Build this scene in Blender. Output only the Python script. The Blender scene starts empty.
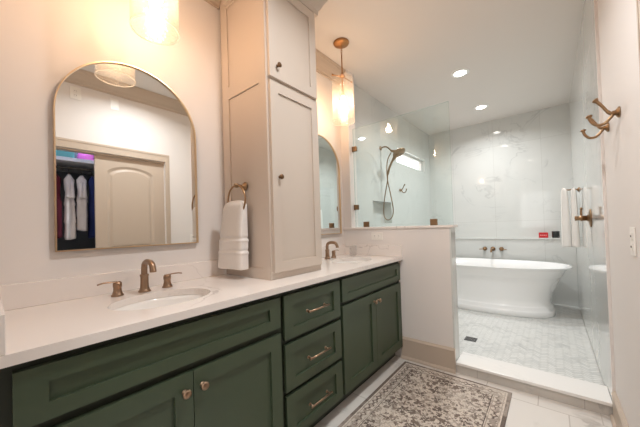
import bpy, bmesh, math, random
import numpy as np
from mathutils import Vector, Matrix
from mathutils.geometry import tessellate_polygon

random.seed(7)
S = bpy.context.scene
C = S.collection
PI = math.pi

# ------------------------------------------------------------------ camera
F_PX, YAW, TILT, ROLL, PPY = 278.2154, -0.6922, 0.0161, 0.0310, 8.883
CAM = Vector((1.6746, 0.0, 1.201))
fwd = Vector((math.sin(YAW)*math.cos(TILT), math.cos(YAW)*math.cos(TILT), math.sin(TILT)))
rt = Vector((math.cos(YAW), -math.sin(YAW), 0)); up = rt.cross(fwd)
r2 = rt*math.cos(ROLL) - up*math.sin(ROLL); u2 = rt*math.sin(ROLL) + up*math.cos(ROLL)
cd = bpy.data.cameras.new('camera'); cam = bpy.data.objects.new('camera', cd); C.objects.link(cam)
cd.sensor_width = 36; cd.sensor_fit = 'HORIZONTAL'; cd.lens = F_PX/640*36; cd.shift_y = PPY/640
cd.clip_start = 0.02
M = Matrix((r2, u2, -fwd)).transposed().to_4x4(); M.translation = CAM
cam.matrix_world = M
S.camera = cam

# ------------------------------------------------------------------ world, exposure
w = bpy.data.worlds.new('sky'); S.world = w; w.use_nodes = True
w.node_tree.nodes['Background'].inputs[0].default_value = (1.0, 0.965, 0.94, 1)
w.node_tree.nodes['Background'].inputs[1].default_value = 3.0
S.view_settings.view_transform = 'Standard'; S.view_settings.look = 'None'
S.view_settings.gamma = 1.0; S.view_settings.use_curve_mapping = False
S.view_settings.exposure = 0.20
S.cycles.use_denoising = True
S.cycles.max_bounces = 12; S.cycles.diffuse_bounces = 6; S.cycles.glossy_bounces = 6
S.cycles.transparent_max_bounces = 24; S.cycles.caustics_reflective = False; S.cycles.caustics_refractive = False
S.cycles.sample_clamp_indirect = 4.0
PENDANT_W, CAN_W, BATH_CAN_W = 160.0, 13.5, 16.0

# ------------------------------------------------------------------ material helpers
def lin(c):
    return tuple(((v/255)/12.92 if v/255 <= .04045 else ((v/255+.055)/1.055)**2.4) for v in c) + (1.0,)
MATS = {}
def mat(name, rgb=(200,200,200), rough=.5, metal=0.0, spec=.5, noise=0.0, nscale=8.0, bump=0.0, bscale=60.0, coat=0.0, emit=None, estr=0.0):
    m = bpy.data.materials.new(name); m.use_nodes = True; nt = m.node_tree; b = nt.nodes['Principled BSDF']
    b.inputs['Base Color'].default_value = lin(rgb); b.inputs['Roughness'].default_value = rough
    b.inputs['Metallic'].default_value = metal; b.inputs['Specular IOR Level'].default_value = spec
    b.inputs['Coat Weight'].default_value = coat
    tc = nt.nodes.new('ShaderNodeTexCoord')
    if noise > 0:
        n = nt.nodes.new('ShaderNodeTexNoise'); n.inputs['Scale'].default_value = nscale; n.inputs['Detail'].default_value = 4
        nt.links.new(tc.outputs['Object'], n.inputs['Vector'])
        r = nt.nodes.new('ShaderNodeMapRange'); r.inputs[3].default_value = 1-noise; r.inputs[4].default_value = 1+noise
        nt.links.new(n.outputs['Fac'], r.inputs[0])
        mx = nt.nodes.new('ShaderNodeVectorMath'); mx.operation = 'SCALE'; mx.inputs[0].default_value = lin(rgb)[:3]
        nt.links.new(r.outputs[0], mx.inputs['Scale']); nt.links.new(mx.outputs[0], b.inputs['Base Color'])
    if bump > 0:
        n2 = nt.nodes.new('ShaderNodeTexNoise'); n2.inputs['Scale'].default_value = bscale; n2.inputs['Detail'].default_value = 3
        nt.links.new(tc.outputs['Object'], n2.inputs['Vector'])
        bp = nt.nodes.new('ShaderNodeBump'); bp.inputs['Strength'].default_value = bump; bp.inputs['Distance'].default_value = .01
        nt.links.new(n2.outputs['Fac'], bp.inputs['Height']); nt.links.new(bp.outputs[0], b.inputs['Normal'])
    if emit:
        b.inputs['Emission Color'].default_value = lin(emit); b.inputs['Emission Strength'].default_value = estr
    MATS[name] = m; return m

def marble(name, base, vein, rough=.1, vscale=1.3, vwidth=.035, vamt=.6, plane=None, tw=.6, th=1.2, grout=(185,185,182), mortar=.002, offset=0.0, shift=(0,0), spec=.5, cloud=.04):
    """veined stone; plane 'xz','yz','xy' adds a grout grid of tw x th tiles"""
    m = bpy.data.materials.new(name); m.use_nodes = True; nt = m.node_tree; L = nt.links; b = nt.nodes['Principled BSDF']
    b.inputs['Roughness'].default_value = rough; b.inputs['Specular IOR Level'].default_value = spec
    geo = nt.nodes.new('ShaderNodeNewGeometry')
    def N(t): return nt.nodes.new(t)
    n1 = N('ShaderNodeTexNoise'); n1.inputs['Scale'].default_value = vscale; n1.inputs['Detail'].default_value = 6; n1.inputs['Roughness'].default_value = .55; n1.inputs['Distortion'].default_value = 1.2
    L.new(geo.outputs['Position'], n1.inputs['Vector'])
    a = N('ShaderNodeMath'); a.operation = 'SUBTRACT'; a.inputs[1].default_value = .5; L.new(n1.outputs['Fac'], a.inputs[0])
    ab = N('ShaderNodeMath'); ab.operation = 'ABSOLUTE'; L.new(a.outputs[0], ab.inputs[0])
    mr = N('ShaderNodeMapRange'); mr.interpolation_type = 'SMOOTHSTEP'; mr.inputs[1].default_value = 0; mr.inputs[2].default_value = vwidth; mr.inputs[3].default_value = 1; mr.inputs[4].default_value = 0
    L.new(ab.outputs[0], mr.inputs[0])
    n2 = N('ShaderNodeTexNoise'); n2.inputs['Scale'].default_value = vscale*1.7; n2.inputs['Detail'].default_value = 3
    L.new(geo.outputs['Position'], n2.inputs['Vector'])
    mr2 = N('ShaderNodeMapRange'); mr2.inputs[1].default_value = .47; mr2.inputs[2].default_value = .68; mr2.inputs[3].default_value = 0; mr2.inputs[4].default_value = vamt
    L.new(n2.outputs['Fac'], mr2.inputs[0])
    mu = N('ShaderNodeMath'); mu.operation = 'MULTIPLY'; L.new(mr.outputs[0], mu.inputs[0]); L.new(mr2.outputs[0], mu.inputs[1])
    ad = N('ShaderNodeMath'); ad.operation = 'MULTIPLY_ADD'; ad.inputs[1].default_value = cloud*4; L.new(mr2.outputs[0], ad.inputs[0]); L.new(mu.outputs[0], ad.inputs[2])
    mix = N('ShaderNodeMix'); mix.data_type = 'RGBA'; mix.inputs['A'].default_value = lin(base); mix.inputs['B'].default_value = lin(vein)
    L.new(ad.outputs[0], mix.inputs['Factor'])
    out = mix.outputs['Result']
    if plane:
        sp = N('ShaderNodeSeparateXYZ'); L.new(geo.outputs['Position'], sp.inputs[0])
        cb = N('ShaderNodeCombineXYZ'); ax = {'x':0,'y':1,'z':2}
        for k in (0,1):
            o = N('ShaderNodeMath'); o.inputs[1].default_value = shift[k]; L.new(sp.outputs[ax[plane[k]]], o.inputs[0]); L.new(o.outputs[0], cb.inputs[k])
        br = N('ShaderNodeTexBrick'); br.inputs['Scale'].default_value = 1; br.inputs['Brick Width'].default_value = tw; br.inputs['Row Height'].default_value = th
        br.inputs['Mortar Size'].default_value = mortar; br.inputs['Mortar Smooth'].default_value = 0; br.offset = offset; br.squash = 1
        br.inputs['Color1'].default_value = (1,1,1,1); br.inputs['Color2'].default_value = (.94,.94,.94,1); br.inputs['Mortar'].default_value = (1,1,1,1)
        L.new(cb.outputs[0], br.inputs['Vector'])
        ml = N('ShaderNodeMix'); ml.data_type = 'RGBA'; ml.blend_type = 'MULTIPLY'; ml.inputs['Factor'].default_value = 1
        L.new(out, ml.inputs['A']); L.new(br.outputs['Color'], ml.inputs['B'])
        m2 = N('ShaderNodeMix'); m2.data_type = 'RGBA'; L.new(br.outputs['Fac'], m2.inputs['Factor']); L.new(ml.outputs['Result'], m2.inputs['A']); m2.inputs['B'].default_value = lin(grout)
        out = m2.outputs['Result']
    L.new(out, b.inputs['Base Color'])
    MATS[name] = m; return m

def thin_glass(name, tint=(.97,.99,.98), rough=0.0, haze=0.0, seeds=0.0, ior=1.5, hazecol=(1,1,1)):
    m = bpy.data.materials.new(name); m.use_nodes = True; nt = m.node_tree; L = nt.links; nt.nodes.clear()
    out = nt.nodes.new('ShaderNodeOutputMaterial'); tr = nt.nodes.new('ShaderNodeBsdfTransparent'); tr.inputs[0].default_value = (*tint,1)
    gl = nt.nodes.new('ShaderNodeBsdfGlossy'); gl.inputs['Roughness'].default_value = rough; gl.inputs[0].default_value = (1,1,1,1)
    fr = nt.nodes.new('ShaderNodeFresnel'); ge = nt.nodes.new('ShaderNodeNewGeometry')
    io = nt.nodes.new('ShaderNodeMapRange'); io.inputs[3].default_value = ior; io.inputs[4].default_value = 1/ior   # same reflectance from either side of the thin sheet
    L.new(ge.outputs['Backfacing'], io.inputs[0]); L.new(io.outputs[0], fr.inputs[0])
    mx = nt.nodes.new('ShaderNodeMixShader'); L.new(fr.outputs[0], mx.inputs[0]); L.new(gl.outputs[0], mx.inputs[2])
    first = tr.outputs[0]
    if haze > 0:
        tl = nt.nodes.new('ShaderNodeBsdfTranslucent'); tl.inputs[0].default_value = (*hazecol,1)
        df = nt.nodes.new('ShaderNodeBsdfDiffuse'); df.inputs[0].default_value = (*hazecol,1)
        m3 = nt.nodes.new('ShaderNodeMixShader'); m3.inputs[0].default_value = .5; L.new(tl.outputs[0], m3.inputs[1]); L.new(df.outputs[0], m3.inputs[2])
        m2 = nt.nodes.new('ShaderNodeMixShader'); m2.inputs[0].default_value = haze; L.new(tr.outputs[0], m2.inputs[1]); L.new(m3.outputs[0], m2.inputs[2])
        first = m2.outputs[0]
        if seeds > 0:
            tc = nt.nodes.new('ShaderNodeTexCoord'); vo = nt.nodes.new('ShaderNodeTexVoronoi'); vo.inputs['Scale'].default_value = 70
            L.new(tc.outputs['Object'], vo.inputs['Vector'])
            mr = nt.nodes.new('ShaderNodeMapRange'); mr.inputs[1].default_value = .1; mr.inputs[2].default_value = .32; mr.inputs[3].default_value = haze+seeds; mr.inputs[4].default_value = haze
            L.new(vo.outputs['Distance'], mr.inputs[0]); L.new(mr.outputs[0], m2.inputs[0])
            bp = nt.nodes.new('ShaderNodeBump'); bp.inputs['Strength'].default_value = .5; bp.inputs['Distance'].default_value = .004
            L.new(vo.outputs['Distance'], bp.inputs['Height']); L.new(bp.outputs[0], gl.inputs['Normal']); L.new(bp.outputs[0], fr.inputs['Normal'])
    L.new(first, mx.inputs[1]); L.new(mx.outputs[0], out.inputs[0])
    MATS[name] = m; return m

def emission(name, rgb, strength):
    m = bpy.data.materials.new(name); m.use_nodes = True; nt = m.node_tree; nt.nodes.clear()
    o = nt.nodes.new('ShaderNodeOutputMaterial'); e = nt.nodes.new('ShaderNodeEmission'); e.inputs[0].default_value = lin(rgb); e.inputs[1].default_value = strength
    nt.links.new(e.outputs[0], o.inputs[0]); MATS[name] = m; return m

PAINT  = mat('wall paint', (226,220,216), .6, noise=.015, nscale=2, bump=.02, bscale=250)
CEIL   = mat('ceiling paint', (222,216,210), .85, noise=.01, nscale=2)
GREIGE = mat('greige trim paint', (190,174,158), .42, noise=.02, nscale=5)
TOWER  = mat('greige cabinet paint', (199,186,174), .45, noise=.015, nscale=4)
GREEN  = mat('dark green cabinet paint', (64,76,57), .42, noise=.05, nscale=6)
GREEN_SHADE = mat('shaded cabinet green', (44,50,38), .5, noise=.05, nscale=6)  # cabinet green darkened to paint in the shade of the door gaps
BRONZE = mat('brushed champagne bronze', (158,132,110), .3, metal=1, noise=.06, nscale=30)
DKBRZ  = mat('dark bronze', (118,92,70), .35, metal=1, noise=.08, nscale=30)
COPPER = mat('warm aged brass', (178,130,86), .35, metal=1, noise=.08, nscale=30)
BRONZED= mat('aged brass', (152,122,92), .35, metal=1, noise=.08, nscale=30)
NICKEL = mat('brushed bronze nickel', (150,128,104), .32, metal=1, noise=.06, nscale=30)
GOLD   = mat('satin gold frame', (220,192,156), .34, metal=1, noise=.04, nscale=30)
MIRROR = mat('mirror silvering', (238,240,239), .0, metal=1)
CERAM  = mat('white ceramic', (240,238,235), .12, coat=.4, noise=.004, nscale=3)
TUBW   = mat('white acrylic tub', (238,238,238), .18, coat=.3, noise=.004, nscale=3)
PLAST  = mat('white plastic plate', (236,232,226), .4, noise=.005, nscale=5)
SLOT   = mat('dark slot plastic', (60,56,52), .5, noise=.03, nscale=20)
TOWELW = mat('white terry cloth', (238,234,230), .95, noise=.03, nscale=60, bump=.5, bscale=420)
DARKM  = mat('dark grate steel', (86,86,86), .4, metal=.8, noise=.05, nscale=40)
RED    = mat('red candle label', (196,30,38), .4, noise=.05, nscale=20)
REDTXT = mat('pale red print', (236,150,150), .5, noise=.05, nscale=20)
BLACK  = mat('black glass jar', (22,26,26), .15, coat=.4, noise=.05, nscale=10)
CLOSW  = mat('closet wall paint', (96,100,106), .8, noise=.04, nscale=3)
SHELFW = mat('white shelf', (226,226,230), .5, noise=.02, nscale=6)
MAROON = mat('maroon fabric', (88,22,44), .9, noise=.12, nscale=25)
WHITEF = mat('white ruffled fabric', (232,230,234), .9, noise=.07, nscale=30, bump=.3, bscale=80)
NAVY   = mat('navy fabric', (28,44,104), .85, noise=.15, nscale=25)
CHAR   = mat('charcoal fabric', (46,46,54), .9, noise=.1, nscale=25)
TEAL   = mat('teal plastic bin', (98,164,158), .5, noise=.08, nscale=8)
PINK   = mat('pink plastic bag', (232,112,190), .45, noise=.1, nscale=10)
WHITEM = mat('white enamel trim', (240,240,238), .4, noise=.005, nscale=5)
VINYL  = mat('white window vinyl', (236,236,236), .35, noise=.005, nscale=5)
QUARTZ = marble('white quartz', (231,224,219), (176,166,160), .16, 1.1, .012, .55, cloud=.01)
CURBTOP = marble('white curb stone', (236,234,231), (196,194,192), .2, 1.1, .012, .4, cloud=.01)
TILEYZ = marble('polished marble tile side', (214,215,212), (158,160,160), .05, 1.5, .022, .38, 'yz', .6, 1.2, (190,190,186), .0016, shift=(-.1,.0))
TILEXZ = marble('polished marble tile back', (214,215,212), (158,160,160), .05, 1.5, .022, .38, 'xz', .6, 1.2, (190,190,186), .0016, shift=(.2,.0))
TILEFL = marble('marble floor tile', (222,217,211), (170,164,158), .22, 1.8, .03, .6, 'xy', .3, .6, (190,183,176), .003, offset=.5, shift=(.08,.12))
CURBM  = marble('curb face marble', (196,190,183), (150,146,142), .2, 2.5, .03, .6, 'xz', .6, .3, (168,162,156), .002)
MOS_A  = marble('mosaic marble light', (226,226,223), (176,178,178), .25, 3, .04, .5)
MOS_B  = marble('mosaic marble mid', (222,222,219), (176,178,178), .25, 3, .04, .5)
MOS_C  = marble('mosaic marble grey', (214,215,213), (170,172,172), .25, 3, .04, .5)
GROUT  = mat('mosaic grout', (168,168,164), .8, noise=.04, nscale=30)
PANEG  = thin_glass('clear shower glass', (.945,.985,.98))
EDGEG  = thin_glass('green glass edge', (.70,.82,.77), haze=.25, hazecol=(.6,.78,.72))
WINGL  = thin_glass('window glass', (.97,.98,.98))
SHADEG = thin_glass('seeded pendant glass', (.985,.97,.95), haze=.06, seeds=.16, hazecol=(1,.95,.88))
RIMG   = thin_glass('thick glass rim', (.98,.97,.95), haze=.4, hazecol=(1,.96,.9))
CUPG   = thin_glass('clear tumbler glass', (.93,.93,.93), haze=.06)
BULB   = emission('warm bulb glow', (255,212,170), PENDANT_W)
LENS   = emission('led lens glow', (255,246,236), 18)

# ------------------------------------------------------------------ mesh helpers
class MB:
    def __init__(s): s.bm = bmesh.new(); s.mi = 0
    def _mark(s, n0):
        if s.mi:
            s.bm.faces.ensure_lookup_table()
            for f in s.bm.faces[n0:]: f.material_index = s.mi
    def box(s, x0, x1, y0, y1, z0, z1, bev=0.0, seg=2):
        b = bmesh.new(); bmesh.ops.create_cube(b, size=1)
        for v in b.verts: v.co = Vector(((x0+x1)/2 + v.co.x*(x1-x0), (y0+y1)/2 + v.co.y*(y1-y0), (z0+z1)/2 + v.co.z*(z1-z0)))
        if bev > 0: bmesh.ops.bevel(b, geom=b.edges[:], offset=bev, segments=seg, affect='EDGES', profile=.5)
        s._join(b); return s
    def _join(s, b, mtx=None):
        if mtx: bmesh.ops.transform(b, matrix=mtx, verts=b.verts)
        mp = {}
        for v in b.verts: mp[v] = s.bm.verts.new(v.co)
        for f in b.faces:
            try:
                nf = s.bm.faces.new([mp[v] for v in f.verts]); nf.material_index = s.mi; nf.smooth = f.smooth
            except ValueError: pass
        b.free()
    def tube(s, pts, r, seg=12, cap=True, closed=False):
        pts = [Vector(p) for p in pts]; n = len(pts)
        rs = r if isinstance(r, (list, tuple)) else [r]*n
        rings = []; nrm = None
        for i, p in enumerate(pts):
            if closed: t = pts[(i+1) % n] - pts[i-1]
            else: t = (pts[min(i+1, n-1)] - pts[max(i-1, 0)])
            t.normalize()
            if nrm is None:
                nrm = t.orthogonal().normalized()
            else:
                nrm = (nrm - t*nrm.dot(t)).normalized()
            bn = t.cross(nrm)
            rings.append([s.bm.verts.new(p + (nrm*math.cos(2*PI*k/seg) + bn*math.sin(2*PI*k/seg))*rs[i]) for k in range(seg)])
        pairs = [(i, i+1) for i in range(n-1)] + ([(n-1, 0)] if closed else [])
        for a, b in pairs:
            sh = 0
            if closed and b == 0:
                d = [(rings[a][0].co - rings[0][k].co).length for k in range(seg)]; sh = d.index(min(d))
            for k in range(seg):
                f = s.bm.faces.new((rings[a][k], rings[a][(k+1) % seg], rings[b][(k+1+sh) % seg], rings[b][(k+sh) % seg])); f.smooth = True; f.material_index = s.mi
        if cap and not closed:
            for rg, rev in ((rings[0], True), (rings[-1], False)):
                f = s.bm.faces.new(rg[::-1] if rev else rg); f.material_index = s.mi
        return s
    def lathe(s, prof, o=(0,0,0), axis=(0,0,1), seg=28, cap=True, sx=1.0, sy=1.0):
        """prof: (radius, height along axis)"""
        q = Vector((0,0,1)).rotation_difference(Vector(axis).normalized()); o = Vector(o); rings = []
        for r, h in prof:
            rings.append([s.bm.verts.new(o + q @ Vector((r*sx*math.cos(2*PI*k/seg), r*sy*math.sin(2*PI*k/seg), h))) for k in range(seg)])
        for a in range(len(rings)-1):
            for k in range(seg):
                f = s.bm.faces.new((rings[a][k], rings[a][(k+1) % seg], rings[a+1][(k+1) % seg], rings[a+1][k])); f.smooth = True; f.material_index = s.mi
        if cap:
            for rg, rev in ((rings[0], True), (rings[-1], False)):
                f = s.bm.faces.new(rg[::-1] if rev else rg); f.material_index = s.mi
        return s
    def loft(s, rings, cap=True, smooth=True, closed_ring=True):
        R = [[s.bm.verts.new(Vector(p)) for p in rg] for rg in rings]; n = len(R[0])
        for a in range(len(R)-1):
            for k in range(n if closed_ring else n-1):
                f = s.bm.faces.new((R[a][k], R[a][(k+1) % n], R[a+1][(k+1) % n], R[a+1][k])); f.smooth = smooth; f.material_index = s.mi
        if cap:
            f = s.bm.faces.new(R[0][::-1]); f.material_index = s.mi; f = s.bm.faces.new(R[-1]); f.material_index = s.mi
        return s
    def prism(s, outer, holes, a0, a1, axis='z'):
        """2D outline with holes, extruded from a0 to a1 along axis (x: pts are (y,z); y: pts are (x,z); z: pts are (x,y))"""
        def P(p, a): return {'x': Vector((a, p[0], p[1])), 'y': Vector((p[0], a, p[1])), 'z': Vector((p[0], p[1], a))}[axis]
        loops = [outer] + list(holes); flat = [p for l in loops for p in l]
        tris = tessellate_polygon([[Vector((p[0], p[1], 0)) for p in l] for l in loops])
        va = [s.bm.verts.new(P(p, a0)) for p in flat]; vb = [s.bm.verts.new(P(p, a1)) for p in flat]
        for t in tris:
            for vv, rev in ((va, True), (vb, False)):
                try: f = s.bm.faces.new([vv[i] for i in (t[::-1] if rev else t)]); f.material_index = s.mi
                except ValueError: pass
        k = 0
        for l in loops:
            n = len(l)
            for i in range(n):
                try: f = s.bm.faces.new((va[k+i], va[k+(i+1) % n], vb[k+(i+1) % n], vb[k+i])); f.material_index = s.mi
                except ValueError: pass
            k += n
        return s
    def sweep_profile(s, prof, path_pts, dirs, smooth=False):
        """prof points (out, up); at each path point dirs[i] is the outward unit vector (mitred)"""
        rings = [[Vector(p) + Vector(d)*o + Vector((0,0,u)) for o, u in prof] for p, d in zip(path_pts, dirs)]
        return s.loft(rings, cap=True, smooth=smooth)
    def bevel_all(s, off, seg=2):
        bmesh.ops.remove_doubles(s.bm, verts=s.bm.verts, dist=1e-5)
        ed = [e for e in s.bm.edges if len(e.link_faces) == 2 and e.calc_face_angle(0) > .6]
        bmesh.ops.bevel(s.bm, geom=ed, offset=off, segments=seg, affect='EDGES', profile=.5); return s
    def build(s, name, m, parent=None, autosmooth=True, subsurf=0):
        if len(s.bm.verts): bmesh.ops.recalc_face_normals(s.bm, faces=s.bm.faces)
        me = bpy.data.meshes.new(name)
        o = bpy.data.objects.new(name, me); C.objects.link(o)
        root = parent
        off = Vector((0,0,0))
        if parent is not None:
            while root.parent: root = root.parent
            off = root.location.copy(); o.parent = parent
        else:
            xs = [v.co.copy() for v in s.bm.verts]
            off = Vector(((min(v.x for v in xs)+max(v.x for v in xs))/2, (min(v.y for v in xs)+max(v.y for v in xs))/2, min(v.z for v in xs)))
            o.location = off
        for v in s.bm.verts: v.co -= off
        # parts whose parent is itself a top-level mesh or Empty keep a zero local offset
        s.bm.to_mesh(me); s.bm.free()
        for mm in (m if isinstance(m, (list, tuple)) else [m]): me.materials.append(mm)
        if subsurf:
            md = o.modifiers.new('subdivision', 'SUBSURF'); md.levels = subsurf; md.render_levels = subsurf
        return o

def tag(o, label, cat, group=None):
    o['label'] = label; o['category'] = cat
    if group: o['group'] = group
    return o
def thing(name, label, cat, loc, group=None):
    o = bpy.data.objects.new(name, None); o.empty_display_size = .05; C.objects.link(o); o.location = loc
    return tag(o, label, cat, group)
def struct(o): o['kind'] = 'structure'; return o
def dup(root, delta, label, group=None):
    r = root.copy(); C.objects.link(r); r.location = Vector(root.location) + Vector(delta); r['label'] = label
    if group: r['group'] = group
    for ch in list(root.children):
        c = ch.copy(); C.objects.link(c); c.parent = r
        if ch.type == 'LIGHT': c.data = ch.data
        for g in list(ch.children):
            d = g.copy(); C.objects.link(d); d.parent = c
    return r
def arc(cx, cz, r, a0, a1, n): return [(cx + r*math.cos(a0+(a1-a0)*i/n), cz + r*math.sin(a0+(a1-a0)*i/n)) for i in range(n+1)]
def rect(a0, a1, b0, b1): return [(a0,b0),(a1,b0),(a1,b1),(a0,b1)]
def ellipse(cx, cy, a, b, n=48): return [(cx + a*math.cos(2*PI*i/n), cy + b*math.sin(2*PI*i/n)) for i in range(n)]
def bez(p, n=10):
    """smooth Catmull-Rom through points"""
    p = [Vector(q) for q in p]; out = []
    for i in range(len(p)-1):
        p0 = p[max(i-1,0)]; p1 = p[i]; p2 = p[i+1]; p3 = p[min(i+2,len(p)-1)]
        for k in range(n):
            t = k/n
            out.append(.5*((2*p1)+(p2-p0)*t+(2*p0-5*p1+4*p2-p3)*t*t+(3*p1-p0-3*p2+p3)*t**3))
    out.append(p[-1]); return out

# ------------------------------------------------------------------ room dimensions
H, R, YH, YB, D, CT = 2.8216, 1.9252, 2.405, 5.2186, .6351, .91
YF = -2.6                 # wall behind the camera
YT = 2.53                 # where the shower tile begins on the vanity wall
RP = 1.938                # painted wall opposite the vanity; the tile stands proud of it
CURB_Z, CURB_Y = .0855, 2.625
WY = YH + .13            # shower face of the half wall

# ------------------------------------------------------------------ large structure
struct(MB().box(-.15, R+.13, YF-.1, WY, -.1, 0).build('floor', TILEFL))
struct(MB().box(-.15, R+.13, YF-.1, YB+.15, H, H+.1).build('ceiling', CEIL))
struct(MB().prism(rect(-.12, YT, 0, H), [], -.15, 0, 'x').build('wall_left', PAINT))
WY0, WY1, WZ0, WZ1 = 3.78, 4.97, 2.098, 2.312
NY0, NY1, NZ0, NZ1 = 3.05, 3.565, 1.22, 1.505
wl = MB().prism(rect(YT, YB, 0, H), [rect(WY0, WY1, WZ0, WZ1), rect(NY0, NY1, NZ0, NZ1)], -.11, 0, 'x')
wl.box(-.15, -.112, YT, YB, 0, WZ0-.05)
struct(wl.build('wall_shower_left', TILEYZ))
struct(MB().box(-.004, .003, YT-.012, YT+.004, 0, H-.1).build('trim_tile_edge_left', WHITEM))
struct(MB().box(-.15, R+.13, YB, YB+.15, -.1, H).build('wall_back', TILEXZ))
lw = MB().box(0.001, R-.001, 5.07, YB-.001, 0, .925)
struct(lw.build('wall_ledge', TILEXZ))
struct(MB().box(0.001, R-.001, 5.055, YB-.001, .926, .946, .003).build('trim_ledge_cap', TILEXZ))
# wall opposite the vanity, with the closet opening
OY0, OY1, OZ = .10, 1.404, 2.045
struct(MB().prism(rect(YF, YH, 0, H), [rect(OY0, OY1, 0.0005, OZ)], RP, 2.045, 'x').build('wall_right', PAINT))
struct(MB().box(R, R+.12, YH+.001, YB, -.1, H).build('wall_shower_right', TILEYZ))
struct(MB().box(R-.001, RP+.004, YH-.006, YH+.001, CURB_Z, H).build('trim_tile_edge_right', PAINT))
struct(MB().prism(rect(-.15, R+.13, 0, H), [rect(.75, 1.75, .9, 2.3)], YF-.1, YF, 'y').build('wall_front', PAINT))
pw = bpy.data.objects.new('fill_window', None); C.objects.link(pw); pw.location = (1.25, YF-.05, .9); struct(pw)  # invented window, added to let soft fill daylight in from behind the camera
MB().prism(rect(.751,1.749,.901,2.299), [rect(.80,1.70,.95,1.58), rect(.80,1.70,1.62,2.25)], YF-.08, YF-.04, 'y').build('window_frame', VINYL, pw)
MB().box(.79, 1.71, YF-.063, YF-.059, .94, 2.26).build('window_pane', WINGL, pw)
# short wall that closes the vanity at its near end, and the passage behind the camera
struct(MB().box(-.15, .70, -.12, -.001, 0, H).build('wall_vanity_end', PAINT))
struct(MB().box(-.15, .60, YF, -.121, 0, H).build('wall_passage', PAINT))
# half wall
HX = 1.050
struct(MB().box(0.001, HX-.012, YH, WY-.012, 0, 1.163).build('wall_partition', PAINT))
struct(MB().box(.0005, .10, YH+.001, WY-.001, 1.1845, H).build('wall_jamb', PAINT))
sk = MB().box(HX-.012, HX, YH, WY, 0, 1.163).box(.001, HX-.012, WY-.012, WY, 0, 1.163)
struct(sk.build('wall_partition_tile', TILEYZ))
CAPZ = 1.184
struct(MB().box(.001, 1.072, YH-.012, WY+.012, 1.1635, CAPZ, .003).build('trim_partition_cap', QUARTZ))
# curb
struct(MB().box(HX+.001, R-.001, YH+.004, CURB_Y-.004, 0, CURB_Z-.022).build('shower_curb', CURBM))
struct(MB().box(HX+.001, R-.001, YH-.006, CURB_Y+.006, CURB_Z-.0215, CURB_Z, .003).build('trim_curb_top', CURBTOP))

# shower floor: herringbone mosaic, clipped to the shower
def shower_floor():
    W, Lk = .024, 3
    mb = MB(); x0, x1, y0, y1 = 0.0, R, WY, YB; g = .0016
    q = math.sqrt(.5); cx, cy = (x0+x1)/2, (y0+y1)/2
    rnd = random.Random(3)
    for i in range(-115, 116):
        for j in range(-50, 51):
            ox, oy = (i + Lk*j)*W, (i - Lk*j)*W
            for (a0,a1,b0,b1) in ((ox, ox+Lk*W, oy, oy+W), (ox-W, ox, oy, oy+Lk*W)):
                pts = [(a0+g,b0+g),(a1-g,b0+g),(a1-g,b1-g),(a0+g,b1-g)]
                pr = [(cx+(u-v)*q, cy+(u+v)*q) for u, v in pts]
                if max(p[0] for p in pr) < x0 or min(p[0] for p in pr) > x1 or max(p[1] for p in pr) < y0 or min(p[1] for p in pr) > y1: continue
                f = mb.bm.faces.new([mb.bm.verts.new((px, py, .022)) for px, py in pr]); f.material_index = rnd.choice((0,0,0,1,1,2))
    for co, no in (((x0+.001,0,0),(-1,0,0)), ((x1-.001,0,0),(1,0,0)), ((0,y0+.001,0),(0,-1,0)), ((0,y1-.001,0),(0,1,0))):
        bmesh.ops.bisect_plane(mb.bm, geom=mb.bm.verts[:]+mb.bm.edges[:]+mb.bm.faces[:], plane_co=co, plane_no=no, clear_outer=True)
    mb.mi = 3; mb.box(x0+.001, x1-.001, y0+.001, y1-.001, -.1, .0212)
    o = mb.build('shower_floor', [MOS_A, MOS_B, MOS_C, GROUT])
    return struct(o)
shower_floor()

# crown moulding (bath side only)
CROWN = [(0,-.135),(.012,-.135),(.016,-.118),(.026,-.112),(.040,-.085),(.062,-.055),(.074,-.032),(.080,-.028),(.083,-.012),(.088,-.010),(.088,0),(0,0)]
def crown(name, p0, p1, d, m0=0, m1=0):
    """straight run from p0 to p1, outward d; m0/m1 mitre sign along the run"""
    p0, p1, d = Vector(p0), Vector(p1), Vector(d); t = (p1-p0).normalized()
    rings = [[p + d*o + t*(o*m) + Vector((0,0,u)) for o, u in CROWN] for p, m in ((p0, m0), (p1, m1))]
    return struct(MB().loft(rings, smooth=False).build(name, GREIGE))
crown('trim_1', (0.0005,0,H-.0005), (0.0005,1.016,H-.0005), (1,0,0), m0=1)
crown('trim_2', (0.0005,1.459,H-.0005), (0.0005,YH,H-.0005), (1,0,0))
crown('trim_3', (RP-.0005,YF,H-.0005), (RP-.0005,YH-.01,H-.0005), (-1,0,0))
crown('trim_4', (0,-.0005+.001,H-.0005), (.70,.0005,H-.0005), (0,1,0), m0=1)
# baseboards
BASE = [(0,0),(.030,0),(.030,.012),(.024,.022),(.016,.024),(.016,.168),(.019,.172),(.014,.180),(.008,.187),(.006,.1915),(0,.1915)]
def base(name, p0, p1, d, sc=1.0):
    p0, p1, d = Vector(p0), Vector(p1), Vector(d)
    return struct(MB().loft([[p + d*o + Vector((0,0,u*sc)) for o, u in BASE] for p in (p0, p1)], smooth=False).build(name, GREIGE))
base('baseboard_partition', (.60,YH-.0005,.0005), (HX,YH-.0005,.0005), (0,-1,0))
base('baseboard_right', (RP-.0005,1.50,.0005), (RP-.0005,YH-.008,.0005), (-1,0,0), .87)
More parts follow.
